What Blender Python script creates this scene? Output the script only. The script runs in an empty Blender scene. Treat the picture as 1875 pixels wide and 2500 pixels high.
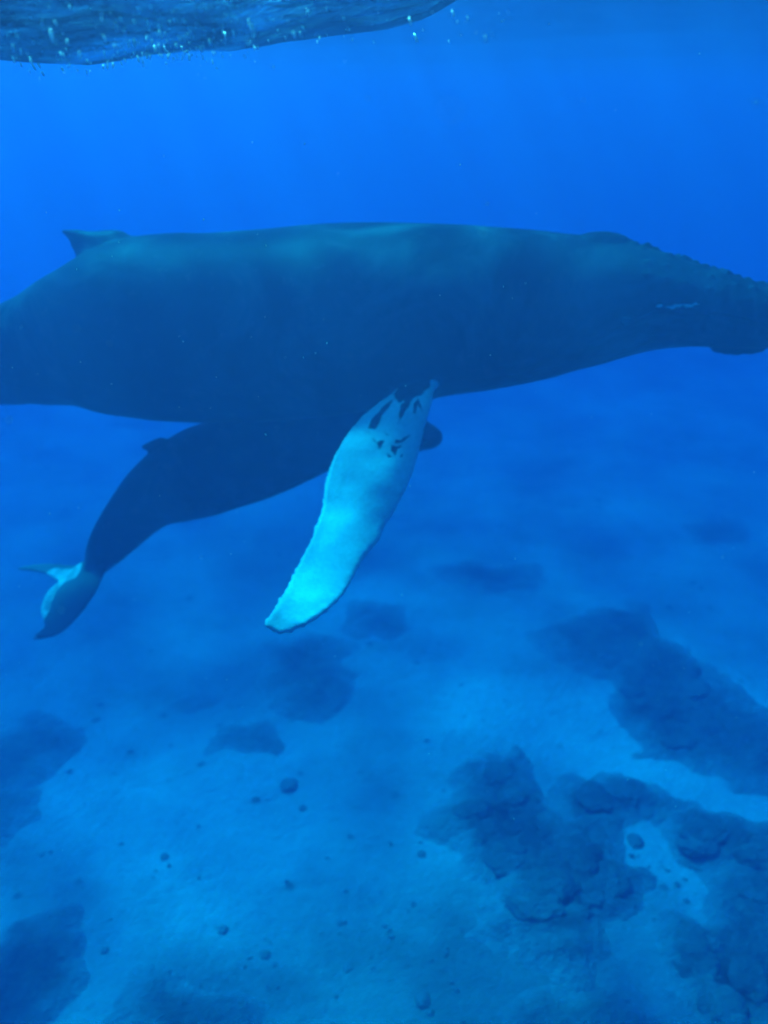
import bpy, bmesh, math, random
import numpy as np
from mathutils import Vector, Matrix, noise
R = math.radians
random.seed(11)
sc = bpy.context.scene
COL = sc.collection

# ---------------------------------------------------------------- camera
CAMZ, PITCH, F = -0.8, 25.0, 2165.0
cam = bpy.data.cameras.new('camera')
camo = bpy.data.objects.new('camera', cam)
COL.objects.link(camo)
camo.location = (0, 0, CAMZ)
camo.rotation_euler = (R(90 - PITCH), 0, 0)
cam.sensor_fit = 'VERTICAL'
cam.sensor_height = 36.0
cam.lens = 36.0 * F / 2500.0
cam.clip_start = 0.05
cam.clip_end = 2000
cam.dof.use_dof = True
cam.dof.focus_distance = 5.2
cam.dof.aperture_fstop = 0.85
sc.camera = camo

# ---------------------------------------------------------------- light
SUN = Vector((-0.40, 0.42, 0.82)).normalized()
SUN_EL = math.asin(SUN.z)
w = bpy.data.worlds.new('World'); sc.world = w; w.use_nodes = True
nt = w.node_tree
sky = nt.nodes.new('ShaderNodeTexSky'); sky.sky_type = 'NISHITA'; sky.sun_disc = False
sky.sun_elevation = SUN_EL
sky.sun_rotation = math.atan2(SUN.x, SUN.y)
bg = nt.nodes['Background']; bg.inputs['Strength'].default_value = 0.12
nt.links.new(sky.outputs[0], bg.inputs[0])
sl = bpy.data.lights.new('sun', 'SUN'); sl.energy = 3.6; sl.angle = R(6)          # direct sun, spread by the waves it came through; sl.color = (1, .96, .9)
so = bpy.data.objects.new('sun', sl); COL.objects.link(so)
so.rotation_euler = SUN.to_track_quat('Z', 'Y').to_euler()

sc.view_settings.view_transform = 'Standard'
sc.view_settings.look = 'None'
sc.view_settings.gamma = 1
sc.view_settings.use_curve_mapping = False
sc.view_settings.exposure = 3.08
cy = sc.cycles
cy.use_denoising = True
cy.volume_bounces = 2
cy.max_bounces = 8
cy.transparent_max_bounces = 8
cy.caustics_reflective = False
cy.caustics_refractive = False

# ---------------------------------------------------------------- helpers
def ray(px, py):
    lx, ly = (px - 937.5) / F, (1250 - py) / F
    p = R(PITCH)
    fw = Vector((0, math.cos(p), -math.sin(p))); up = Vector((0, math.sin(p), math.cos(p)))
    return (fw + Vector((1, 0, 0)) * lx + up * ly)
CAM = Vector((0, 0, CAMZ))
def at_y(px, py, Y):
    d = ray(px, py); return CAM + d * (Y / d.y)
def at_z(px, py, Z):
    d = ray(px, py)
    return CAM + d * ((Z - CAMZ) / d.z)
def tag(o, label=None, cat=None, group=None, kind=None):
    if label: o['label'] = label
    if cat: o['category'] = cat
    if group: o['group'] = group
    if kind: o['kind'] = kind
    return o
def mesh_obj(name, verts, faces, mat=None, parent=None, smooth=True):
    me = bpy.data.meshes.new(name); me.from_pydata([tuple(v) for v in verts], [], faces); me.update()
    if smooth: me.polygons.foreach_set('use_smooth', [True] * len(me.polygons))
    o = bpy.data.objects.new(name, me); COL.objects.link(o)
    if mat: me.materials.append(mat)
    if parent: o.parent = parent
    return o
def nz(x, y, z=0.0): return noise.noise(Vector((x, y, z)))
def fbm(x, y, z=0.0, o=4):
    s, a, f = 0, 1, 1
    for _ in range(o):
        s += a * nz(x * f, y * f, z * f + 7 * _); a *= .5; f *= 2
    return s
def interp_rows(rows, n):
    """Catmull-Rom resample of rows of floats"""
    a = np.array(rows, float); m = len(a)
    t = np.linspace(0, m - 1, n); i = np.clip(t.astype(int), 0, m - 2); u = (t - i)[:, None]
    p1, p2 = a[i], a[i + 1]
    p0 = np.where((i > 0)[:, None], a[np.maximum(i - 1, 0)], 2 * p1 - p2)
    p3 = np.where((i < m - 2)[:, None], a[np.minimum(i + 2, m - 1)], 2 * p2 - p1)
    return .5 * ((2 * p1) + (-p0 + p2) * u + (2 * p0 - 5 * p1 + 4 * p2 - p3) * u ** 2 + (-p0 + 3 * p1 - 3 * p2 + p3) * u ** 3)
def sdist(P, poly):
    """signed distance (inside > 0) of points P[n,2] to a polygon"""
    poly = np.array(poly, float); d = np.full(len(P), 1e9); ins = np.zeros(len(P), bool)
    for k in range(len(poly)):
        a, b = poly[k], poly[(k + 1) % len(poly)]
        ab = b - a; t = np.clip(((P - a) @ ab) / max(ab @ ab, 1e-12), 0, 1)
        d = np.minimum(d, np.linalg.norm(P - (a + t[:, None] * ab), axis=1))
        c = ((a[1] > P[:, 1]) != (b[1] > P[:, 1]))
        with np.errstate(divide='ignore', invalid='ignore'):
            xx = (b[0] - a[0]) * (P[:, 1] - a[1]) / (b[1] - a[1]) + a[0]
        ins ^= c & (P[:, 0] < xx)
    return np.where(ins, d, -d)

class NM:
    """tiny node helper"""
    def __init__(s, name):
        s.m = bpy.data.materials.new(name); s.m.use_nodes = True; s.t = s.m.node_tree; s.t.nodes.clear()
        s.out = s.t.nodes.new('ShaderNodeOutputMaterial')
    def n(s, typ, **kw):
        nd = s.t.nodes.new(typ)
        for k, v in kw.items():
            if k.startswith('_'): setattr(nd, k[1:], v)
            else:
                key = k.replace('__', ' ')
                if key.isdigit(): key = int(key)
                if isinstance(v, bpy.types.NodeSocket): s.t.links.new(v, nd.inputs[key])
                else: nd.inputs[key].default_value = v
        return nd
    def link(s, a, b): s.t.links.new(a, b)
    def noise(s, vec, scale, detail=4, rough=.55, dist=0):
        return s.n('ShaderNodeTexNoise', Vector=vec, Scale=scale, Detail=detail, Roughness=rough, Distortion=dist).outputs[0]
    def rng(s, v, a, b, c, d):
        return s.n('ShaderNodeMapRange', Value=v, From__Min=a, From__Max=b, To__Min=c, To__Max=d).outputs[0]
    def math(s, op, a, b=0.0):
        return s.n('ShaderNodeMath', _operation=op, **{'0': a, '1': b}).outputs[0]
    def mix(s, f, a, b):
        nd = s.n('ShaderNodeMix', _data_type='RGBA')
        for i, v in ((0, f), (6, a), (7, b)):
            if isinstance(v, bpy.types.NodeSocket): s.link(v, nd.inputs[i])
            else: nd.inputs[i].default_value = v
        return nd.outputs[2]

# ---------------------------------------------------------------- materials
def mat_skin():
    k = NM('whale_skin'); tc = k.n('ShaderNodeTexCoord').outputs['Object']
    pale = k.n('ShaderNodeAttribute', _attribute_name='pale').outputs['Fac']
    n1 = k.noise(tc, .9, 5, .6); n2 = k.noise(tc, 7, 5, .6); n3 = k.noise(tc, 26, 3)
    f = k.rng(n1, .46, .66, 0, 1)
    c = k.mix(f, (.009, .011, .014, 1), (.026, .030, .034, 1))
    c = k.mix(k.rng(n2, .60, .74, 0, .5), c, (.085, .09, .09, 1))
    c = k.mix(k.rng(k.noise(tc, .8, 6, .62, .8), .50, .68, 0, .75), c, (.10, .108, .118, 1))  # soft pale patches painted into the skin for dappled light on the back
    gy = k.n('ShaderNodeAttribute', _attribute_name='grey').outputs['Fac']
    c = k.mix(gy, c, (.30, .32, .32, 1))
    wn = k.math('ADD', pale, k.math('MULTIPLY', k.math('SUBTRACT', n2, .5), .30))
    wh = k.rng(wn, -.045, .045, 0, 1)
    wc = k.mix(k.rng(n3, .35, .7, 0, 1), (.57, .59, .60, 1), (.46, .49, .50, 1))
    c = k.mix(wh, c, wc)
    hgt = k.math('ADD', k.math('MULTIPLY', n2, .6), k.math('MULTIPLY', n3, .25))
    bp = k.n('ShaderNodeBump', Strength=.28, Distance=.05, Height=hgt)
    b = k.n('ShaderNodeBsdfPrincipled', Base__Color=c, Roughness=.55, Normal=bp.outputs[0])
    b.inputs['Specular IOR Level'].default_value = .05
    k.link(b.outputs[0], k.out.inputs[0]); return k.m
def mat_sand():
    k = NM('seabed_sand'); g = k.n('ShaderNodeNewGeometry').outputs['Position']
    n1 = k.noise(g, .16, 5, .55, .6); n2 = k.noise(g, .7, 6, .62); n3 = k.noise(g, 4.5, 5, .65)
    att = k.n('ShaderNodeAttribute', _attribute_name='sand_tone').outputs['Fac']
    f = k.math('ADD', k.rng(n1, .40, .66, 0, .55), k.rng(n2, .45, .7, 0, .35))
    f = k.math('ADD', f, att)
    c = k.mix(f, (.50, .50, .46, 1), (.20, .21, .18, 1))
    c = k.mix(k.rng(n3, .60, .78, 0, .30), c, (.11, .12, .10, 1))
    v = k.n('ShaderNodeTexVoronoi', Vector=g, Scale=1.3, Randomness=1).outputs['Distance']
    sp = k.math('MULTIPLY', k.rng(v, .05, .16, 1, 0), k.rng(n2, .48, .6, 0, 1))
    c = k.mix(sp, c, (.07, .08, .06, 1))
    bp = k.n('ShaderNodeBump', Strength=.7, Distance=.12, Height=k.math('ADD', n3, k.math('MULTIPLY', n2, 2.0)))
    b = k.n('ShaderNodeBsdfPrincipled', Base__Color=c, Roughness=.9, Normal=bp.outputs[0])
    b.inputs['Specular IOR Level'].default_value = .1
    k.link(b.outputs[0], k.out.inputs[0]); return k.m
def mat_reef(name, lo, hi, sand=.5):
    k = NM(name); g = k.n('ShaderNodeNewGeometry').outputs['Position']
    n1 = k.noise(g, .9, 6, .62, .4); n2 = k.noise(g, 3.4, 6, .65); n3 = k.noise(g, 11, 4)
    c = k.mix(k.rng(n1, .40, .60, 0, 1), lo, hi)
    c = k.mix(k.rng(n2, .50, .68, 0, .7), c, (.20, .20, .17, 1))
    c = k.mix(k.rng(k.noise(g, .55, 4, .6, 1.0), .52, .66, 0, .3), c, (.26, .27, .22, 1))
    c = k.mix(k.rng(n3, .5, .7, 0, .5), c, lo)
    e = k.n('ShaderNodeAttribute', _attribute_name='edge').outputs['Fac']
    ee = k.math('ADD', e, k.math('MULTIPLY', k.math('SUBTRACT', n2, .5), 1.1))
    c = k.mix(k.rng(ee, .10, .95, 1, 0), c, (.36, .36, .33, 1))
    bp = k.n('ShaderNodeBump', Strength=1, Distance=.18, Height=k.math('ADD', n2, k.math('MULTIPLY', n3, .4)))
    b = k.n('ShaderNodeBsdfPrincipled', Base__Color=c, Roughness=.95, Normal=bp.outputs[0])
    b.inputs['Specular IOR Level'].default_value = .05
    k.link(b.outputs[0], k.out.inputs[0]); return k.m
def mat_plain(name, col, rough=.7):
    k = NM(name); g = k.n('ShaderNodeNewGeometry').outputs['Position']
    n = k.noise(g, 30, 4)
    c = k.mix(n, col, tuple(x * .6 for x in col[:3]) + (1,))
    b = k.n('ShaderNodeBsdfPrincipled', Base__Color=c, Roughness=rough)
    k.link(b.outputs[0], k.out.inputs[0]); return k.m
def mat_surface():
    k = NM('sea_surface'); g = k.n('ShaderNodeNewGeometry').outputs['Position']
    mp = k.n('ShaderNodeMapping', Vector=g, Scale=(.55, 2.0, 1)).outputs[0]
    a = k.noise(mp, 2.6, 3, .55, .5); b_ = k.noise(mp, 9, 4, .6, .3); c_ = k.noise(mp, 34, 2, .5)
    msk = k.rng(k.noise(g, 1.1, 2), .50, .62, .0, .8)
    h = k.math('ADD', k.math('ADD', a, k.math('MULTIPLY', b_, .6)), k.math('MULTIPLY', c_, msk))
    rp = k.n('ShaderNodeAttribute', _attribute_name='ripple').outputs['Fac']
    bp = k.n('ShaderNodeBump', Strength=1, Distance=.5, Height=k.math('MULTIPLY', h, rp)).outputs[0]
    fr = k.n('ShaderNodeFresnel', IOR=1.33, Normal=bp).outputs[0]
    # noise tint, not wave shape, stands in for daylight gathered and spread below
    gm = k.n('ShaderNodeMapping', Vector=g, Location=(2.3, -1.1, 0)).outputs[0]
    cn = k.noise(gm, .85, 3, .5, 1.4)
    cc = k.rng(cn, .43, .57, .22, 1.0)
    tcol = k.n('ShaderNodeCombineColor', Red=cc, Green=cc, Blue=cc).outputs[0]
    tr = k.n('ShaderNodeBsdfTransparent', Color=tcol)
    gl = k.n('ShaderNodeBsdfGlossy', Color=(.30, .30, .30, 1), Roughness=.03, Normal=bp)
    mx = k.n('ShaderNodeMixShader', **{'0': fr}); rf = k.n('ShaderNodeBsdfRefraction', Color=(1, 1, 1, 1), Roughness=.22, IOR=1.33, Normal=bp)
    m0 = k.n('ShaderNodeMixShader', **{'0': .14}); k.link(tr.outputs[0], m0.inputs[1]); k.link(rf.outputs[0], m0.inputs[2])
    k.link(m0.outputs[0], mx.inputs[1]); k.link(gl.outputs[0], mx.inputs[2])
    k.link(mx.outputs[0], k.out.inputs[0]); return k.m
def mat_water_body():
    # even Principled Volume; coefficients per metre (r, g, b)
    ss = (.0050, .0116, .0305); sa = (.48, .0635, .026)
    k = NM('water_body')
    ac = tuple((1 - a / (1 - s)) ** 2 for a, s in zip(sa, ss))
    v = k.n('ShaderNodeVolumePrincipled', Density=1.0)
    v.inputs['Color'].default_value = ss + (1,)
    v.inputs['Absorption Color'].default_value = ac + (1,)
    v.inputs['Anisotropy'].default_value = .55
    k.link(v.outputs[0], k.out.inputs['Volume']); return k.m
M_SKIN, M_SAND, M_SURF = mat_skin(), mat_sand(), mat_surface()
M_REEF = mat_reef('reef_rock', (.035, .042, .033, 1), (.11, .12, .095, 1))
M_WEED = mat_reef('weedy_rock', (.08, .09, .07, 1), (.17, .18, .14, 1), .55)
M_HEAD = mat_reef('coral_head', (.05, .058, .046, 1), (.14, .15, .12, 1))
M_ROCK = mat_plain('dark_stone', (.20, .205, .18, 1))
M_SNOW = mat_plain('drifting_flake', (.85, .85, .8, 1))
M_EYE = mat_plain('whale_eye', (.01, .01, .01, 1), .2)

# ---------------------------------------------------------------- the sea: water body, surface, seabed
SB = -12.8
def seabed_z(x, y):
    return SB + .35 * nz(x * .07, y * .07, 3) + .16 * nz(x * .28, y * .28, 9) + .03 * nz(x * 1.3, y * 1.3, 4)

def stretched(n, half, k, c=0.0):
    u = np.linspace(-1, 1, n); return c + half * np.sinh(k * u) / math.sinh(k)
def grid(name, xs, ys, zf, mat):
    v = [(x, y, zf(x, y)) for y in ys for x in xs]; nx = len(xs)
    f = [(j * nx + i, j * nx + i + 1, (j + 1) * nx + i + 1, (j + 1) * nx + i) for j in range(len(ys) - 1) for i in range(nx - 1)]
    return mesh_obj(name, v, f, mat)
seabed = grid('seabed', stretched(260, 195, 3.2, 0), stretched(260, 195, 3.2, 14), seabed_z, M_SAND)
# broad soft patches where the sand is darker or paler
Pb = np.empty(len(seabed.data.vertices) * 3); seabed.data.vertices.foreach_get('co', Pb); Pb = Pb.reshape(-1, 3); fl = np.zeros(len(Pb))
for px, py, rx, ry, st in ((450, 2420, 2.6, 1.0, .45), (130, 2140, 1.3, .9, .2), (1180, 1400, 4.5, 3.0, .3), (900, 1330, 3.5, 2.5, .35), (470, 1680, 2.2, 1.6, .4), (760, 1640, 2.3, 2.1, .45), (1250, 2380, 2.4, 1.6, .5),
                           (160, 1520, 3, 2.5, .25), (1560, 1180, 9, 5, .1), (640, 1400, 1.5, 3, .25), (250, 1300, 5, 4, .25), (930, 1900, 1.0, 2.4, .25), (1650, 1560, 3, 2, .3), (1050, 1650, 2.5, 1.2, -.1), (1400, 1740, 2.6, 1.3, -.35), (720, 2100, 2.6, 1.8, -.15)):
    q = at_z(px, py, SB); fl += st * np.exp(-((Pb[:, 0] - q.x) / rx) ** 2 - ((Pb[:, 1] - q.y) / ry) ** 2)
at_ = seabed.data.attributes.new('sand_tone', 'FLOAT', 'POINT'); at_.data.foreach_set('value', fl)
tag(seabed, kind='structure')

edge = [(-400, 120), (-150, 138), (0, 146), (94, 154), (203, 157), (275, 145), (376, 127), (463, 124), (542, 125), (622, 116), (687, 101), (796, 85),
        (940, 69), (1034, 47), (1120, 0), (1250, -110), (1500, -180), (2000, -260)]
YT = 4.5
ex = [at_y(a, b, YT).x for a, b in edge]; ez = [at_y(a, b, YT).z for a, b in edge]
def hbg(x, y):
    return .10 * math.sin(x * .30 + y * .42 + .6) + .10 * nz(x * .22, y * .22, 1) + .05 * nz(x * .8, y * .8, 2)
def surf_z(x, y):
    T = float(np.interp(x, ex, ez))
    r = (.1 + .9 * math.exp(-(max(y - 5, 0) / 2.5) ** 2)) * (.036 * nz(x * 1.9 + y * .8, y * 6.0, 5) + .016 * nz(x * 4.5, y * 15, 8))
    g = math.exp(-((y - YT) / (2.3 if y < YT else 1.7)) ** 2)
    g2 = math.exp(-((y - YT) / .35) ** 2)
    b = hbg(x, y) + .6
    return b + (T - b) * g + r * (1 - .8 * g2) * 1.5
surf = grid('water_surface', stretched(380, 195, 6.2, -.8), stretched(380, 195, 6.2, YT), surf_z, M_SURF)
sp_ = coords_ = np.empty(len(surf.data.vertices) * 3); surf.data.vertices.foreach_get('co', sp_); sp_ = sp_.reshape(-1, 3)
at_ = surf.data.attributes.new('ripple', 'FLOAT', 'POINT')
at_.data.foreach_set('value', np.ascontiguousarray(.03 + np.exp(-(np.maximum(sp_[:, 1] - 4.5, 0) / 1.6) ** 2 - (np.maximum(sp_[:, 0] - .6, 0) / 2.5) ** 2)))
tag(surf, kind='structure')

bm = bmesh.new(); bmesh.ops.create_cube(bm, size=1)
bmesh.ops.scale(bm, vec=(404, 404, 15.5), verts=bm.verts); bmesh.ops.translate(bm, vec=(0, 8, -6.45), verts=bm.verts)
me = bpy.data.meshes.new('haze'); bm.to_mesh(me); bm.free()
haze = bpy.data.objects.new('haze', me); COL.objects.link(haze); me.materials.append(mat_water_body())
tag(haze, kind='stuff')

# ---------------------------------------------------------------- whales
def loft(sections, nring=72, pleat=None):
    """sections: centre, up, side, half height above, half height below, half width"""
    V, Fc = [], []
    for i, (c, up, sd, ht, hb, hw) in enumerate(sections):
        for k in range(nring):
            a = 2 * math.pi * k / nring
            s, co = math.sin(a), math.cos(a)
            e = .92
            y = math.copysign(abs(s) ** e, s); x = math.copysign(abs(co) ** e, co)
            m = 1.0
            if pleat:
                t = i / (len(sections) - 1)
                if pleat[0] < t < pleat[1] and s < -.35:
                    m = 1 - .024 * (1 - abs(math.cos(a * 13))) * min(1, (-.35 - s) * 4) * min(1, (t - pleat[0]) * 12)
            V.append(c + up * (y * (ht if s > 0 else hb) * m) + sd * (x * hw * m))
    n = len(sections)
    for i in range(n - 1):
        for k in range(nring):
            a, b = i * nring + k, i * nring + (k + 1) % nring
            Fc.append((a, b, b + nring, a + nring))
    V.append(sections[0][0]); V.append(sections[-1][0])
    for k in range(nring):
        Fc.append((k, len(V) - 2, (k + 1) % nring)); o = (n - 1) * nring
        Fc.append((o + (k + 1) % nring, len(V) - 1, o + k))
    return V, Fc
def blade(lead, trail, thick, nu=60, nv=20, lump=0.0, hint=None):
    """fin with an aerofoil section between a leading and a trailing edge curve (3-D points)"""
    L = interp_rows([tuple(p) for p in lead], nu); T = interp_rows([tuple(p) for p in trail], nu)
    th = np.interp(np.linspace(0, 1, nu), np.linspace(0, 1, len(thick)), thick)
    V, Fc = [], []
    for i in range(nu):
        l, t = Vector(L[i]), Vector(T[i])
        j0, j1 = max(i - 1, 0), min(i + 1, nu - 1)
        span = (Vector(L[j1]) + Vector(T[j1]) - Vector(L[j0]) - Vector(T[j0]))
        n = (t - l).cross(span)
        n = n.normalized() if n.length > 1e-9 else Vector((0, 0, 1))
        for s in (1, -1):
            rng = range(nv) if s == 1 else range(nv, 0, -1)
            for k in rng:
                v = k / nv
                prof = 1.9 * math.sqrt(max(v, 0)) * (1 - v) ** .9 + .12 * math.sin(math.pi * min(1, v * 1.0)) 
                p = l.lerp(t, v) + n * (s * max(prof * th[i], .05 * min(1, v / .04)) * .5)
                if lump: p = p + n * (s * lump * fbm(p.x * 2.2, p.y * 2.2, p.z * 2.2, 2) * math.sin(math.pi * v))
                V.append(p)
    m = 2 * nv
    for i in range(nu - 1):
        for k in range(m):
            a, b = i * m + k, i * m + (k + 1) % m
            Fc.append((a, b, b + m, a + m))
    Fc.append(tuple(range(m))); Fc.append(tuple((nu - 1) * m + k for k in reversed(range(m))))
    return V, Fc
def blob(c, r, seg=2):
    bm = bmesh.new(); bmesh.ops.create_icosphere(bm, subdivisions=seg, radius=1)
    rr = r if hasattr(r, '__len__') else (r, r, r)
    V = [Vector((v.co.x * rr[0], v.co.y * rr[1], v.co.z * rr[2])) + c for v in bm.verts]
    Fc = [tuple(v.index for v in f.verts) for f in bm.faces]; bm.free(); return V, Fc
def fuse(name, parts, voxel, mat, smooth=4):
    V, Fc = [], []
    for v, f in parts:
        o = len(V); V += v; Fc += [tuple(i + o for i in q) for q in f]
    tmp = mesh_obj('tmp_fuse', V, Fc)
    bmx = bmesh.new(); bmx.from_mesh(tmp.data); bmesh.ops.recalc_face_normals(bmx, faces=bmx.faces); bmx.to_mesh(tmp.data); bmx.free()
    m = tmp.modifiers.new('r', 'REMESH'); m.mode = 'VOXEL'; m.voxel_size = voxel
    m2 = tmp.modifiers.new('s', 'SMOOTH'); m2.iterations = smooth; m2.factor = .5
    dg = bpy.context.evaluated_depsgraph_get()
    me = bpy.data.meshes.new_from_object(tmp.evaluated_get(dg)); me.name = name
    bpy.data.objects.remove(tmp)
    me.polygons.foreach_set('use_smooth', [True] * len(me.polygons))
    me.materials.clear(); me.materials.append(mat)
    o = bpy.data.objects.new(name, me); COL.objects.link(o); return o
def coords(o):
    a = np.empty(len(o.data.vertices) * 3); o.data.vertices.foreach_get('co', a); return a.reshape(-1, 3)
def set_attr(o, name, vals):
    at = o.data.attributes.new(name, 'FLOAT', 'POINT'); at.data.foreach_set('value', np.asarray(vals, float))
def centre_origin(o, c):
    o.data.transform(Matrix.Translation(-Vector(c))); o.location = c

# ---- adult -------------------------------------------------------
# pixel column, back line, belly line, half-width ratio, image of the photograph
A = [(-760, 880, 900, .75), (-690, 862, 912, .62), (-560, 835, 930, .60), (-420, 815, 950, .62), (-280, 822, 968, .68), (-130, 804, 982, .76), (0, 772, 990, .82), (60, 734, 991, .86),
     (120, 703, 992, .90), (180, 664, 998, .92), (250, 624, 1014, .94), (340, 583, 1024, .95), (435, 570, 1028, .97), (515, 570, 1030, .98), (659, 560, 1026, 1.0), (802, 546, 1012, 1.0),
     (950, 542, 992, 1.0), (1080, 546, 966, 1.0), (1194, 553, 951, 1.0), (1320, 562, 927, .98), (1400, 571, 905, .95), (1470, 577, 889, .95), (1540, 594, 871, .97), (1620, 622, 854, 1.0),
     (1705, 652, 847, 1.06), (1790, 678, 850, 1.12), (1875, 706, 850, 1.18), (1940, 738, 842, 1.20), (1990, 770, 832, 1.15), (2015, 788, 820, .9)]
def adult_Y(px): return 11.3 + (9.5 - 11.3) * px / 1875.0
rows = interp_rows(A, 240)
cent, hh = [], []
for px, ty, by, wr in rows:
    Y = adult_Y(px); d1, d2 = ray(px, ty).normalized(), ray(px, by).normalized()
    m = (d1 + d2).normalized(); c = CAM + m * (Y / m.y)
    cent.append(c); hh.append((c - CAM).length * math.sin(max(d1.angle(d2), 1e-4) / 2))
secs = []
for i, c in enumerate(cent):
    t = (cent[min(i + 3, len(cent) - 1)] - cent[max(i - 3, 0)]).normalized()
    side = t.cross(Vector((0, 0, 1))).normalized(); up = side.cross(t).normalized()
    h = max(hh[i], .015); secs.append((c, up, side, h, h, h * rows[i][3]))
parts = [loft(secs, 208, pleat=(.56, .985))]
# dorsal fin: low hump with a hooked tip
def dpt(px, py): return at_y(px, py, adult_Y(px))
parts.append(blade([dpt(340, 640), dpt(330, 600), dpt(300, 561), dpt(255, 560), dpt(225, 562), dpt(190, 560), dpt(153, 561)],
                   [dpt(190, 680), dpt(190, 660), dpt(188, 640), dpt(184, 622), dpt(176, 603), dpt(166, 583), dpt(150, 563)],
                   [.62, .56, .44, .32, .22, .13, .05], 40, 14))
# near flipper
FY = [(10.1), (9.15), (8.85), (8.52), (8.2), (7.85), (7.5), (7.15), (6.85), (6.62), (6.5)]
lead_px = [(1020, 800), (1070, 915), (1066, 985), (1040, 1048), (1022, 1108), (1008, 1158), (988, 1205), (964, 1250), (940, 1288), (926, 1322), (900, 1350), (880, 1380), (864, 1410), (848, 1440), (828, 1466), (802, 1490), (776, 1509), (747, 1526), (714, 1540), (682, 1550)]
trail_px = [(985, 820), (972, 930), (910, 985), (866, 1033), (838, 1070), (815, 1110), (799, 1150), (790, 1190), (785, 1240), (772, 1276), (758, 1316), (740, 1352), (722, 1388), (708, 1416), (697, 1438), (685, 1458), (673, 1478), (662, 1496), (652, 1512), (648, 1530)]
nL = len(lead_px)
def fY(i, off): return float(np.interp(i / (nL - 1), np.linspace(0, 1, len(FY)), FY)) + off
lead = [at_y(p[0], p[1], fY(i, (-.02 + .06 * math.sin(i / (nL - 1) * math.pi)) * (1 - .8 * i / nL))) for i, p in enumerate(lead_px)]
trail = [at_y(p[0], p[1], fY(i, .05 * (1 - .8 * i / nL))) for i, p in enumerate(trail_px)]
parts.append(blade(lead, trail, [.10, .26, .26, .21, .17, .14, .11, .08, .05, .02], 130, 26, lump=.03))
for i in range(3, nL - 1):                                   # knobs on the leading edge
    p = Vector(lead[i]).lerp(Vector(trail[i]), .09)
    if i % 2 == 0 or i > 9: parts.append(blob(p, .075 - .0022 * i, 3))
for i in range(8, len(trail) - 1, 1):                          # small notches and scars on the trailing edge
    for q in ((.3,) if i % 2 else (.1, .7)):
        p = Vector(trail[i]).lerp(Vector(trail[i + 1]), q).lerp(Vector(lead[i]), .012); parts.append(blob(p, .014 + .010 * (i % 3 == 0), 2))
# far flipper, swept out on the hidden side
def mirror_pt(p, root):
    q = p - root; return root + Vector((q.x, -q.y * 1.0, q.z * .12)) + Vector((-.1, 1.9, .25))
root = at_y(1015, 885, 9.5)
parts.append(blade([mirror_pt(p, root) for p in lead], [mirror_pt(p, root) for p in trail], [.46, .40, .33, .26, .2, .15, .1, .03], 60, 14))
# flukes, outside the frame on the left
c0 = cent[6]; tdir = (cent[0] - cent[30]).normalized(); lat = Vector((tdir.y, -tdir.x, 0)).normalized()
for s in (1, -1):
    L = [c0 - tdir * .6, c0 - tdir * .1 + lat * s * .7, c0 + tdir * .45 + lat * s * 1.5, c0 + tdir * 1.1 + lat * s * 2.15]
    T = [c0 + tdir * .55, c0 + tdir * .85 + lat * s * .6, c0 + tdir * .95 + lat * s * 1.4, c0 + tdir * 1.14 + lat * s * 2.16]
    parts.append(blade(L, T, [.30, .2, .12, .03], 30, 10))
# knobs (tubercles) on the snout and lips, chin lump, blowhole ridge
rnd = random.Random(5)
def surf_pt(px, ang):
    i = int(np.argmin(abs(rows[:, 0] - px))); c, up, sd, ht, hb, hw = secs[i]
    # side points away from the camera for negative factor
    s = -1 if (c + sd - CAM).length > (c - sd - CAM).length else 1
    return c + up * (math.sin(ang) * ht) + sd * (s * math.cos(ang) * hw), secs[i]
for k in range(34):
    px = 1480 + k * 15 + rnd.uniform(-4, 4); p, _ = surf_pt(px, R(90 + rnd.uniform(-12, 12))); parts.append(blob(p, rnd.uniform(.035, .055), 2))
for row_a, n, rr in ((56, 13, .042), (36, 11, .036), (-14, 9, .034)):
    for k in range(n):
        px = 1570 + k * 34 + rnd.uniform(-8, 8); p, _ = surf_pt(px, R(row_a + rnd.uniform(-5, 5)))
        parts.append(blob(p, rnd.uniform(.7, 1.2) * rr, 2))
for px, r in ((1775, .07), (1798, .085), (1825, .09), (1850, .08), (1872, .065)):
    p, _ = surf_pt(px, R(-86)); parts.append(blob(p, (r * 1.3, r, r), 2))
p, sx = surf_pt(1470, R(88)); parts.append(blob(p + Vector((0, 0, -.06)), (.32, .2, .12), 3))
adult = fuse('humpback_whale', parts, .021, M_SKIN, 4)
P = coords(adult)
def soften(o, P, centre, rad, it):
    ed = np.empty(len(o.data.edges) * 2, np.int64); o.data.edges.foreach_get('vertices', ed); ed = ed.reshape(-1, 2)
    w_ = np.clip(1 - np.linalg.norm(P - np.array(centre), axis=1) / rad, 0, 1)
    w_ = np.minimum(w_ * 2, 1)
    ed = ed[(w_[ed[:, 0]] > 0) | (w_[ed[:, 1]] > 0)]
    ids, inv = np.unique(ed, return_inverse=True); e = inv.reshape(-1, 2); Q = P[ids].copy(); ww = w_[ids][:, None]
    cnt = np.bincount(e.ravel(), minlength=len(ids))[:, None]
    for _ in range(it):
        S = np.stack([np.bincount(e[:, 0], Q[e[:, 1], k], len(ids)) + np.bincount(e[:, 1], Q[e[:, 0], k], len(ids)) for k in range(3)], 1)
        Q += (S / cnt - Q) * ww * .6
    P = P.copy(); P[ids] = Q; return P
P = soften(adult, P, at_y(1015, 900, 9.35), .75, 120)
P = soften(adult, P, at_y(262, 600, adult_Y(262)), .42, 40)
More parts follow.
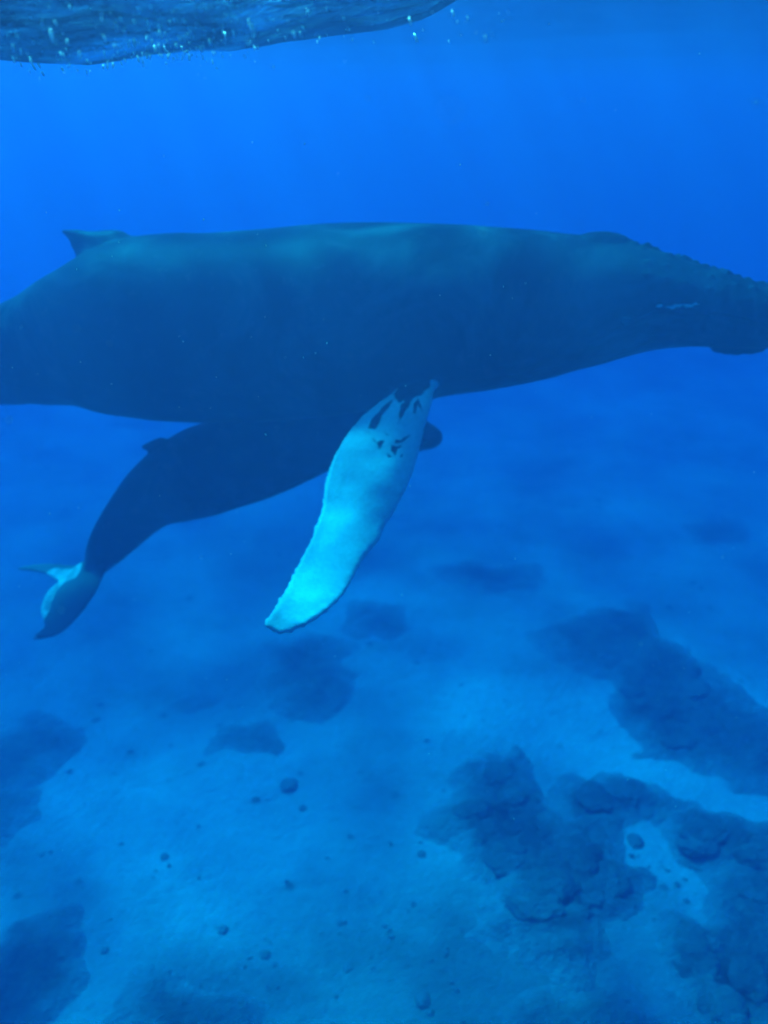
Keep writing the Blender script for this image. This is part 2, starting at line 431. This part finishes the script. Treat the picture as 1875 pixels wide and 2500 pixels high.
# lip line: shallow groove along the jaw on both flanks
cx = np.array([tuple(c) for c in cent]); order = np.argsort(cx[:, 0])
def along(x, col): return np.interp(x, cx[order, 0], col[order])
zc = along(P[:, 0], cx[:, 2]); hhv = along(P[:, 0], np.array(hh)); pxv = along(P[:, 0], rows[:, 0]); ycv = along(P[:, 0], cx[:, 1])
rel = (P[:, 2] - zc) / hhv
lipz = np.interp(pxv, [1300, 1420, 1560, 1700, 2015], [-.55, -.42, -.08, .02, .05])
gro = np.exp(-((rel - lipz) / .035) ** 2) * np.clip((pxv - 1400) / 120, 0, 1) * (np.abs(P[:, 1] - ycv) < hhv * 1.35)
dirn = np.stack([np.zeros(len(P)), ycv - P[:, 1], np.zeros(len(P))], 1)
dirn /= np.maximum(np.linalg.norm(dirn, axis=1, keepdims=True), 1e-6)
P2 = P + dirn * (gro * .05)[:, None]
adult.data.vertices.foreach_set('co', P2.ravel())
# white of the flippers: measured in the flipper's own plan (x along world X, v across the fin's length)
def proj_attr(P, ref_pts, polys_white, polys_dark):
    # plan frame of the near flipper: origin root, axes from its own geometry
    o, e1, e2, n = ref_pts
    q = P - o; uv = np.stack([q @ e1, q @ e2], 1)
    return uv
o3 = np.array(at_y(1015, 930, 9.3)); tip = np.array(at_y(660, 1540, 6.52))
e1 = tip - o3; e1 /= np.linalg.norm(e1)
mid = 10; ch = np.array(lead[mid]) - np.array(trail[mid]); e2 = ch - e1 * (ch @ e1); e2 /= np.linalg.norm(e2); nn = np.cross(e1, e2)
def to_uv(px, py):
    """where a mark seen on the flipper lies in the flipper's plan"""
    d = np.array(ray(px, py)); c = np.array(CAM); face = o3 + nn * (-.10 if nn[2] > 0 else .10); t = ((face - c) @ nn) / (d @ nn); q = c + d * t - o3   # (marks lie on the fin's upper face)
    return (q @ e1, q @ e2)
uv = np.stack([(P - o3) @ e1, (P - o3) @ e2], 1); off = np.abs((P - o3) @ nn)
def z5(*pts): return [to_uv(600 + .339 * a, 850 + .339 * b) for a, b in pts]
cut = z5((1110, 255), (1075, 300), (1070, 350), (1085, 410), (1110, 425), (1125, 400), (1128, 470), (1160, 440), (1200, 400), (1215, 390), (1250, 380), (1290, 330), (1320, 300), (1315, 240), (1395, 240),
         (1405, 300), (1400, 420), (2600, 700), (2600, 3000), (1200, 2600), (-400, 2600), (-400, 900), (300, 900), (800, 420), (950, 330))
sd = sdist(uv, cut)
darks = [z5((900, 520), (920, 470), (1000, 410), (1060, 370), (1040, 410), (990, 470), (950, 540)),
         z5((1100, 545), (1105, 430), (1180, 400), (1160, 450), (1125, 500)),
         z5((1195, 490), (1200, 430), (1225, 395), (1260, 490), (1220, 440), (1215, 500)),
         z5((935, 590), (960, 625), (1000, 615), (1015, 625), (985, 665), (975, 640), (930, 605)),
         z5((1090, 625), (1130, 630), (1195, 600), (1140, 642), (1090, 645)),
         z5((1065, 655), (1100, 670), (1140, 662), (1105, 685), (1100, 720), (1070, 690)),
         z5((1040, 700), (1075, 725), (1050, 725)), z5((1130, 715), (1160, 712), (1140, 730)), z5((1010, 575), (1050, 595), (1030, 592))]
for dk in darks: sd = np.minimum(sd, -sdist(uv, dk) * 1.0 - .004)
spots = [z5((1375, 150), (1400, 130), (1418, 160), (1395, 180)), z5((1310, 245), (1345, 205), (1350, 230), (1320, 252))]
inout = sdist(uv, [to_uv(*q) for q in lead_px[1:]] + [to_uv(*q) for q in reversed(trail_px[1:])] + [to_uv(985, 900)])
onfin = np.where((off < np.where(uv[:, 0] < .7, .36, .6)) & (inout > -.03 - .35 * (uv[:, 0] > .45)), 1.0, 0.0) * (uv[:, 0] > -.35) * ((P[:, 1] < ycv - .45) | (uv[:, 0] > .3))
pale = np.clip(np.minimum(sd, inout + .05 + (uv[:, 0] > .5) * .3) * 6, -1, 1)
rn = np.sqrt(((P[:, 1] - ycv) / hhv) ** 2 + ((P[:, 2] - zc) / hhv) ** 2)
pale = np.where(onfin > .5, np.minimum(pale, (rn - 1.06) * 6), -1.0)
far = P[:, 1] > ycv + hhv * 1.02 + .25
pale = np.where(far & (pxv > 300), .6, pale)
# pale streaks along the lip
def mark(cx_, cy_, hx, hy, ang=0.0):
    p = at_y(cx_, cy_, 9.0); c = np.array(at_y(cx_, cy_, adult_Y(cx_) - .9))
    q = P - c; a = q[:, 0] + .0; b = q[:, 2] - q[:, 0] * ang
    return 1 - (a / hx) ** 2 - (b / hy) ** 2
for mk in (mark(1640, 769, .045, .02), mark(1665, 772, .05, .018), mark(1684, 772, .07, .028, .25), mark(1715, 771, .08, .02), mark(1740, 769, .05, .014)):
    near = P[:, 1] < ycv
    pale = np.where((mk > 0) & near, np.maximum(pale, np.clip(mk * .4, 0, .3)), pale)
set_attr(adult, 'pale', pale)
set_attr(adult, 'grey', np.zeros(len(P)))
c = cent[120]; centre_origin(adult, c)
tag(adult, 'huge dark adult humpback whale with a white flipper, swimming above the smaller whale', 'whale')
ey, s_ = surf_pt(1530, R(-8))
bmv, bmf = blob(Vector((0, 0, 0)), (.06, .03, .05), 3)
eye = mesh_obj('eye', bmv, bmf, M_EYE, adult); eye.location = ey - Vector(c) - Vector((0, -.0, 0))

# ---- calf --------------------------------------------------------
CF = [(205, 1385, 243, 1408, .9), (215, 1330, 283, 1382, .70), (232, 1283, 318, 1354, .70), (257, 1241, 347, 1329, .74), (287, 1195, 382, 1300, .8), (321, 1148, 420, 1280, .85), (363, 1104, 478, 1264, .9), (422, 1064, 552, 1244, .95),
      (485, 1040, 612, 1224, 1), (560, 1008, 682, 1203, 1), (660, 968, 755, 1172, 1), (780, 945, 836, 1136, 1), (900, 962, 930, 1118, 1), (985, 998, 990, 1110, 1.05), (1040, 1030, 1040, 1100, 1.0), (1066, 1046, 1064, 1092, .9), (1078, 1062, 1076, 1078, .7)]
def calf_Y(t): return 10.7 + .75 * t
crow = interp_rows(CF, 150); cc_, ch_ = [], []
for i, (ax, ay, bx, by, wr) in enumerate(crow):
    Y = calf_Y(i / 149); d1, d2 = ray(ax, ay).normalized(), ray(bx, by).normalized(); m = (d1 + d2).normalized()
    c = CAM + m * (Y / m.y); cc_.append(c); ch_.append((c - CAM).length * math.sin(max(d1.angle(d2), 1e-4) / 2))
cs = []
for i, c in enumerate(cc_):
    t = (cc_[min(i + 3, 149)] - cc_[max(i - 3, 0)]).normalized()
    side = t.cross(Vector((0, 0, 1))).normalized(); up = side.cross(t).normalized(); h = max(ch_[i], .01)
    cs.append((c, up, side, h, h, h * crow[i][4]))
cp = [loft(cs, 120, pleat=(.6, .97))]
def cpt(px, py, Y): return at_y(px, py, Y)
cp.append(blade([cpt(430, 1110, 11), cpt(420, 1080, 11), cpt(396, 1066, 11), cpt(372, 1074, 11), cpt(345, 1089, 11)],
                [cpt(350, 1160, 11), cpt(354, 1135, 11), cpt(366, 1112, 11), cpt(360, 1103, 11), cpt(345, 1094, 11)], [.16, .14, .1, .06, .02], 26, 10))
# flukes: near lobe droops towards the camera, far lobe rises behind
cp.append(blade([cpt(285, 1345, 10.75), cpt(256, 1402, 10.5), cpt(228, 1460, 10.2), cpt(185, 1515, 10.05), cpt(140, 1550, 9.9), cpt(82, 1562, 9.8)],
                [cpt(190, 1378, 10.85), cpt(150, 1412, 10.75), cpt(113, 1445, 10.6), cpt(96, 1490, 10.4), cpt(108, 1528, 10.1), cpt(80, 1556, 9.82)], [.16, .13, .09, .07, .05, .02], 50, 14))
cp.append(blade([cpt(250, 1372, 10.75), cpt(195, 1380, 10.95), cpt(130, 1376, 11.35), cpt(85, 1378, 11.7), cpt(45, 1386, 12.0)],
                [cpt(215, 1430, 10.65), cpt(150, 1424, 10.75), cpt(115, 1404, 11.1), cpt(82, 1396, 11.5), cpt(45, 1391, 11.95)], [.14, .10, .07, .05, .02], 40, 12))
# flippers: one trails under the adult's flipper, one on the far side
cp.append(blade([cpt(960, 1085, 11.0), cpt(930, 1130, 10.7), cpt(890, 1190, 10.4), cpt(840, 1260, 10.1)], [cpt(880, 1090, 11.0), cpt(860, 1130, 10.7), cpt(835, 1190, 10.4), cpt(828, 1255, 10.1)], [.14, .11, .07, .02], 30, 10))
cp.append(blade([cpt(960, 1045, 11.5), cpt(920, 1010, 12.2), cpt(880, 985, 12.8), cpt(840, 970, 13.3)], [cpt(880, 1045, 11.5), cpt(850, 1010, 12.2), cpt(830, 985, 12.8), cpt(825, 968, 13.3)], [.14, .11, .07, .02], 30, 10))
calf = fuse('humpback_whale', cp, .024, M_SKIN, 3)
P = coords(calf)
def frame_px(P):
    d = P - np.array(CAM); p = R(PITCH)
    dep = d[:, 1] * math.cos(p) - d[:, 2] * math.sin(p); upc = d[:, 1] * math.sin(p) + d[:, 2] * math.cos(p)
    return np.stack([937.5 + F * d[:, 0] / dep, 1250 - F * upc / dep], 1)
# pale pigment along the rear edge of the near fluke lobe and across the notch
trl = [cpt(190, 1400, 10.75), cpt(150, 1412, 10.75), cpt(122, 1440, 10.6), cpt(104, 1485, 10.4), cpt(100, 1520, 10.2)]
wd = [.15, .16, .16, .15, .07]
tr2 = [cpt(105, 1386, 11.2), cpt(145, 1402, 10.9), cpt(190, 1408, 10.75), cpt(212, 1398, 10.7)]
pl = np.full(len(P), -1.0)
for pts, ws in ((trl, wd), (tr2, [.05, .09, .10, .04])):
    for i in range(len(pts) - 1):
        a, b = np.array(pts[i]), np.array(pts[i + 1]); ab = b - a
        t = np.clip(((P - a) @ ab) / (ab @ ab), 0, 1); dd = np.linalg.norm(P - (a + t[:, None] * ab), axis=1)
        pl = np.maximum(pl, (ws[i] + (ws[i + 1] - ws[i]) * t - dd) * 5)
tp = np.array(cpt(82, 1560, 9.8)); pl = np.maximum(pl, (.05 - np.linalg.norm(P - tp, axis=1)) * 4)
set_attr(calf, 'pale', np.clip(pl, -1, .02))
a_, b_ = np.array(cpt(250, 1385, 10.7)), np.array(cpt(130, 1500, 10.2)); ab = b_ - a_; t = ((P - a_) @ ab) / (ab @ ab)
set_attr(calf, 'grey', .30 * np.clip((t + .1) * 4, 0, 1) * (P[:, 0] < cpt(260, 1385, 10.7).x))
c2 = cc_[70]; centre_origin(calf, c2)
tag(calf, 'smaller dark whale diving tail-down under the big one, with pale-edged flukes', 'whale')
ce, _ = (cs[128][0] - cs[128][2] * cs[128][5] * (1 if (cs[128][0] - cs[128][2]).y < cs[128][0].y else -1), 0)
eye2 = mesh_obj('eye', *blob(Vector((0, 0, 0)), (.04, .02, .03), 3), M_EYE, calf); eye2.location = ce - Vector(c2)

# ---------------------------------------------------------------- reef mounds
def z6(*pts): return [(900 + .5877 * a, 1500 + .5877 * b) for a, b in pts]
def mound(name, poly_px, height, label, cat, mat, rough=.5, res=.14, heads=0, seed=0, group=None, rim=.6):
    poly = [(at_z(a, b, SB).x, at_z(a, b, SB).y) for a, b in poly_px]
    pa = np.array(poly); lo = pa.min(0) - 1.2; hi = pa.max(0) + 1.2
    res = max(res, max(hi - lo) / 170)
    xs = np.arange(lo[0], hi[0], res); ys = np.arange(lo[1], hi[1], res); nx = len(xs)
    G = np.array([(x, y) for y in ys for x in xs])
    wob = np.array([(fbm(x * .8, y * .8, seed + .3, 4), fbm(x * .8 + 30, y * .8, seed + 5.1, 4)) for x, y in G]) * rough
    s = sdist(G + wob, poly) + .26
    e = np.clip((s + .25 * rim) / rim, 0, 1); e = e * e * (3 - 2 * e)
    idx = {}; V = []; E = []; Fc = []
    keep = s > -.35
    for i, (x, y) in enumerate(G):
        if keep[i]:
            idx[i] = len(V)
            bump = .5 + .45 * fbm(x * .7, y * .7, seed + 2.0, 3) + .22 * fbm(x * 2.6, y * 2.6, seed, 3)
            z = seabed_z(x, y) - .06 + e[i] * (.07 + .38 * height * max(.10, bump))
            V.append((x, y, z)); E.append(float(np.clip((s[i] + .04) / (rim * 1.15), 0, 1)))
    for j in range(len(ys) - 1):
        for i in range(nx - 1):
            q = [j * nx + i, j * nx + i + 1, (j + 1) * nx + i + 1, (j + 1) * nx + i]
            if all(k in idx for k in q): Fc.append(tuple(idx[k] for k in q))
    c = Vector((pa[:, 0].mean(), pa[:, 1].mean(), SB))
    V = [Vector(v) - c for v in V]
    o = mesh_obj(name, V, Fc, mat); o.location = c; set_attr(o, 'edge', E)
    tag(o, label, cat, group)
    # lumpy coral heads growing on the mound
    rd = random.Random(seed + 3); inside = [i for i in range(len(G)) if s[i] > .75]
    for h in range(heads):
        if not inside: break
        gi = rd.choice(inside); x, y = G[gi]; rr = rd.uniform(.16, .38)
        hv, hf = blob(Vector((0, 0, 0)), 1, 4); sx, sy, sz = rr * rd.uniform(.8, 1.3), rr * rd.uniform(.8, 1.3), rr * rd.uniform(.16, .30)
        hv = [Vector((v.x * sx, v.y * sy, v.z * sz)) * (1 + .30 * fbm(v.x * 1.6 + h, v.y * 1.6, v.z * 1.6, 3)) for v in hv]
        hd = mesh_obj('coral_head', hv, hf, M_HEAD, o); set_attr(hd, 'edge', [E[idx[gi]] * .85] * len(hv))
        hd.location = Vector((x, y, V[idx[gi]].z + c.z - rr * .10)) - c
    return o
mound('rocky_mound', [(645, 1562), (740, 1550), (835, 1580), (876, 1650), (850, 1722), (765, 1762), (690, 1738), (650, 1660)], .55, 'round dark algae-covered mound on the sand just below the white flipper tip', 'mound', M_WEED, .35, .1, 0, 1, rim=.9)
mound('rocky_mound', [(855, 1490), (930, 1472), (985, 1496), (995, 1538), (940, 1568), (870, 1556)], .4, 'small dark mound on the sand to the right of the white flipper tip', 'mound', M_WEED, .4, .12, 0, 2, rim=.9)
mound('rocky_mound', [(505, 1802), (532, 1764), (600, 1750), (675, 1772), (695, 1808), (640, 1846), (572, 1842), (500, 1832)], .25, 'faint low mound on the sand, nearer than the round dark one under the flipper', 'mound', M_WEED, .5, .1, 0, 3, rim=.9)
mound('rocky_mound', [(-120, 1800), (0, 1775), (60, 1733), (178, 1737), (208, 1787), (172, 1826), (103, 1867), (35, 1920), (-120, 1950)], .6, 'broad dark mound at the left edge below the calf\'s flukes', 'mound', M_WEED, .45, .12, 2, 4, rim=.8)
mound('rocky_mound', [(-90, 1945), (58, 1908), (88, 1940), (70, 1985), (0, 2040), (-90, 2050)], .45, 'small dark mound at the left edge, between the two larger left mounds', 'mound', M_WEED, .35, .1, 0, 5, rim=.8)
mound('rocky_mound', [(-140, 2360), (0, 2345), (35, 2300), (115, 2262), (183, 2244), (225, 2296), (200, 2400), (143, 2462), (60, 2530), (-140, 2600)], .6, 'dark mound filling the bottom left corner', 'mound', M_REEF, .35, .08, 0, 6, rim=.6)
mound('rocky_mound', [(235, 2540), (270, 2430), (370, 2360), (450, 2365), (540, 2405), (600, 2470), (680, 2560), (400, 2640)], .3, 'low dark mound at the bottom edge, right of the corner mound', 'mound', M_WEED, .45, .08, 0, 7, rim=.9)
mound('rocky_mound', [(415, 1682), (490, 1658), (550, 1690), (490, 1722)], .15, 'very faint small mound left of the round dark mound', 'mound', M_WEED, .4, .12, 0, 8, rim=.9)
mound('coral_reef', z6((320, 870), (400, 700), (470, 630), (600, 590), (670, 680), (715, 800), (775, 870), (800, 710), (880, 680), (1000, 668), (1100, 705), (1250, 795), (1295, 850), (1250, 900), (1160, 850), (1040, 900), (980, 930),
      (1000, 1010), (1060, 1060), (1150, 1075), (1125, 1130), (1100, 1210), (1060, 1270), (1010, 1310), (1015, 1410), (950, 1430), (900, 1540), (840, 1545), (700, 1480), (540, 1450), (485, 1350), (465, 1150), (410, 1020), (320, 960)),
      .85, 'large dark lumpy reef on the right with a bright sand pocket on its right side', 'reef', M_REEF, .55, .09, 60, 10, rim=.9)
mound('coral_reef', z6((1350, 862), (1300, 880), (1275, 940), (1300, 1040), (1385, 1090), (1445, 1150), (1430, 1250), (1385, 1310), (1240, 1340), (1235, 1470), (1250, 1580), (1240, 1700), (1220, 1850), (2100, 1850), (2100, 860), (1700, 850)),
      .8, 'dark reef along the right edge, beyond the sand pocket, down to the bottom right corner', 'reef', M_REEF, .55, .1, 46, 11, rim=.9)
mound('coral_reef', z6((680, 80), (760, 20), (900, -20), (1150, -30), (1300, 140), (1450, 290), (1560, 350), (1680, 470), (1800, 600), (1700, 740), (1520, 700), (1390, 655), (1230, 610), (1080, 562), (1120, 500), (1010, 390), (960, 280), (860, 255), (740, 190)),
      .55, 'long hazy reef behind the brightest strip of sand, running to the right edge', 'reef', M_WEED, .7, .12, 14, 12, rim=.9)
mound('coral_reef', [(1080, 1400), (1150, 1370), (1300, 1385), (1340, 1425), (1200, 1450), (1090, 1435)], .4, 'distant faint reef patch midway up on the right of the flipper', 'reef', M_WEED, .6, .16, 0, 13, rim=1.0)
mound('coral_reef', [(1650, 1295), (1750, 1268), (1850, 1295), (1840, 1330), (1700, 1335)], .4, 'farthest faint reef patch, near the right edge under the whale\'s head', 'reef', M_WEED, .6, .18, 0, 14, rim=1.0)
mound('coral_reef', z6((560, 1720), (640, 1640), (760, 1600), (930, 1620), (1000, 1640), (1120, 1700), (1250, 1800), (800, 1850)), .4, 'low dark reef patch at the bottom edge beneath the large lumpy reef', 'reef', M_WEED, .4, .08, 4, 15, rim=.8)
mound('rocky_mound', [(255, 1043), (290, 1036), (370, 1036), (385, 1044), (330, 1050)], .9, 'tiny faint distant mound in the gap between the whale\'s belly and the calf\'s back', 'mound', M_WEED, .3, .25, 0, 16, rim=1.2)

# ---------------------------------------------------------------- loose stones
def z7(x, y, r): return (x * .5727, 1500 + y * .5727, r * .5727)
def z6r(x, y, r): return (900 + x * .5877, 1500 + y * .5877, r * .5877)
BIG = ['largest loose dark stone, alone on the pale sand in the middle of the seabed',
       'dark oval stone at the bottom edge of the sand, left of the big lumpy reef',
       'dark round stone low in the centre of the sand, left of another of its size',
       'dark round stone low in the centre of the sand, the nearer to the big reef',
       'dark stone left of the low centre pair and a little higher than both',
       'small stone just below and right of the largest loose stone',
       'tiny stone near the left edge, below the left mounds',
       'medium stone on open sand left of centre, well below the faint mound',
       'tiny stone on the bright sand above the low centre pair',
       'tiny stone near the bottom, left of centre, above the low bottom mound',
       'small far stone on the sand left of the faint low mound',
       'small stone just right of the broad dark mound at the left edge',
       'far small stone above and right of the broad dark left mound',
       'small stone just right of the dark corner mound at bottom left',
       'tiny stone tucked just below the left one of the low centre pair',
       'small stone close to the left flank of the big lumpy reef, upper of two',
       'small stone close to the left flank of the big lumpy reef, lower of two',
       'small stone in the dip at the top of the big lumpy reef',
       'tiny stone in the bright sand pocket, far right, upper',
       'tiny stone in the bright sand pocket, far right, lower',
       'tiny stone at the lower end of the bright sand pocket',
       'biggest stone in the bright sand pocket, at its upper end',
       'middle sized stone in the centre of the bright sand pocket',
       'stone at the left edge of the bright sand pocket against the reef']
stones = [z7(1235, 725, 40), z6r(225, 1630, 38), z7(1130, 1455, 22), z7(1485, 1515, 25), z7(950, 1350, 25),
          z7(945, 765, 12), z7(1290, 815, 18), z7(175, 1010, 13), z7(700, 1020, 22), z7(935, 1200, 12), z7(1450, 1325, 13), z7(1455, 1188, 9), z7(1345, 1570, 10),
          z7(965, 1550, 12), z7(850, 1600, 13), z7(640, 810, 9), z7(550, 545, 16), z7(290, 640, 16), z7(400, 400, 18), z7(450, 1445, 18), z7(1420, 1145, 11),
          z7(1500, 1040, 8), z7(1085, 1600, 11), z7(1170, 1500, 13), z6r(220, 1020, 18), z6r(185, 1230, 14), z6r(740, 850, 20), z6r(1200, 1070, 10), z6r(1245, 1060, 12),
          z6r(1280, 1130, 14), z6r(1320, 1200, 14), z6r(1220, 1115, 7), z6r(440, 1580, 12), z6r(1190, 1290, 14), z6r(1105, 950, 38), z6r(1135, 1080, 24), z6r(1050, 1090, 18)]
for i, (px, py, r) in enumerate([q for q in stones if q[2] > 7.3]):

    p = at_z(px, py, SB); rr = .85 * r / F * (p - CAM).length
    p.z = seabed_z(p.x, p.y)
    v, f = blob(Vector((0, 0, 0)), 1, 3)
    v = [Vector((q.x * rr * random.Random(i).uniform(.85, 1.15), q.y * rr * 1.1, q.z * rr * .28)) * (1 + .32 * fbm(q.x * 1.4 + i * 3, q.y * 1.4, q.z * 1.4, 3)) for q in v]
    o = mesh_obj('stone', v, f, M_ROCK); o.location = p + Vector((0, 0, rr * .12))
    tag(o, BIG[i], 'stone', 'loose stones on the sand')

# ---------------------------------------------------------------- rubble around the reef
V, Fc = [], []
rd = random.Random(8)
cl = [(1150, 2420, 260), (950, 2300, 200), (1050, 2050, 120), (1600, 2150, 90), (640, 2330, 240), (880, 2430, 200), (1250, 1700, 130), (600, 1960, 300), (300, 2150, 250), (820, 1850, 300)]
for n_ in range(190):
    cx0, cy0, sp0 = cl[n_ % len(cl)] if n_ % 3 else cl[rd.randrange(5)]
    px, py = rd.gauss(cx0, sp0), rd.gauss(cy0, sp0 * .6); py = max(py, 1500)
    p = at_z(px, py, SB); p.z = seabed_z(p.x, p.y) + .005
    a, f = blob(Vector((0, 0, 0)), 1, 1); r = rd.choice((.012, .02, .028, .04)); sx, sy = rd.uniform(.6, 2.0), rd.uniform(.6, 1.5); rz = Matrix.Rotation(rd.uniform(0, 3), 3, 'Z'); o = len(V)
    V += [rz @ Vector((q.x * r * sx * rd.uniform(.7, 1.3), q.y * r * sy * rd.uniform(.7, 1.3), q.z * r * .6)) + p for q in a]; Fc += [tuple(i + o for i in q) for q in f]
rub = mesh_obj('coral_rubble', V, Fc, mat_plain('rubble', (.22, .23, .20, 1))); tag(rub, kind='stuff')
# ---------------------------------------------------------------- drifting particles
V, Fc = [], []
rd = random.Random(21)
for k in range(220):
    d = 1.2 + 8.5 * rd.random() ** .7
    r = rd.uniform(.0006, .0017) * (d ** .75)
    p = CAM + Vector((rd.uniform(-.62, .62) * d, d, rd.uniform(-1.5, .15) * d * .75))
    if p.z > -.35: continue
    a, f = blob(Vector((0, 0, 0)), 1, 1)
    st = Vector((rd.uniform(.5, 1), rd.uniform(.5, 1), rd.uniform(.6, 1.7))) * r
    rot = Matrix.Rotation(rd.uniform(-.6, .6), 3, 'Y')
    o = len(V); V += [rot @ Vector((q.x * st.x, q.y * st.y, q.z * st.z)) + p for q in a]; Fc += [tuple(i + o for i in q) for q in f]
for px, py, d, r in ((1100, 270, .9, .0022), (22, 1025, 2.2, .004), (1190, 268 + 230, 3.0, .003), (150, 1490, 2.2, .003)):
    p = CAM + ray(px, py) * d; a, f = blob(Vector((0, 0, 0)), 1, 1); o = len(V)
    V += [Vector((q.x * r * 1.4, q.y * r, q.z * r)) + p for q in a]; Fc += [tuple(i + o for i in q) for q in f]
snow = mesh_obj('marine_snow', V, Fc, M_SNOW); tag(snow, kind='stuff')
k = NM('bubble_glint'); tr_ = k.n('ShaderNodeBsdfTranslucent', Color=(1, 1, 1, 1)); gl_ = k.n('ShaderNodeBsdfGlossy', Color=(.9, .9, .9, 1), Roughness=.35)
mx_ = k.n('ShaderNodeMixShader', **{'0': .45}); k.link(tr_.outputs[0], mx_.inputs[1]); k.link(gl_.outputs[0], mx_.inputs[2]); k.link(mx_.outputs[0], k.out.inputs[0])
V, Fc = [], []
for n_ in range(330):  # bubbles under the surface, many added to paint in its bright glints
    px = rd.choice((rd.uniform(0, 1250), rd.gauss(330, 170), rd.gauss(450, 120))); py = rd.gauss(75 - px * .04, 38) if n_ % 6 else rd.gauss(165 - px * .08, 26)
    Y = rd.uniform(3.2, 4.5); p = at_y(px, py, Y)
    if p.z > surf_z(p.x, p.y) - .02: p.z = surf_z(p.x, p.y) - rd.uniform(.01, .05)
    r = rd.choice((.0016, .0022, .003, .004, .006)) * Y / 3.2 * (2.0 if rd.random() < .06 else .8)
    a, f = blob(Vector((0, 0, 0)), 1, 1); o = len(V)
    tl = rd.uniform(-.5, .1); rot = Matrix.Rotation(tl, 3, 'Y'); st = rd.uniform(1.0, 3.2)
    V += [rot @ Vector((q.x * r * .8, q.y * r, q.z * r * st)) + p for q in a]; Fc += [tuple(i + o for i in q) for q in f]
bub = mesh_obj('bubbles_and_glints', V, Fc, k.m); tag(bub, kind='stuff')
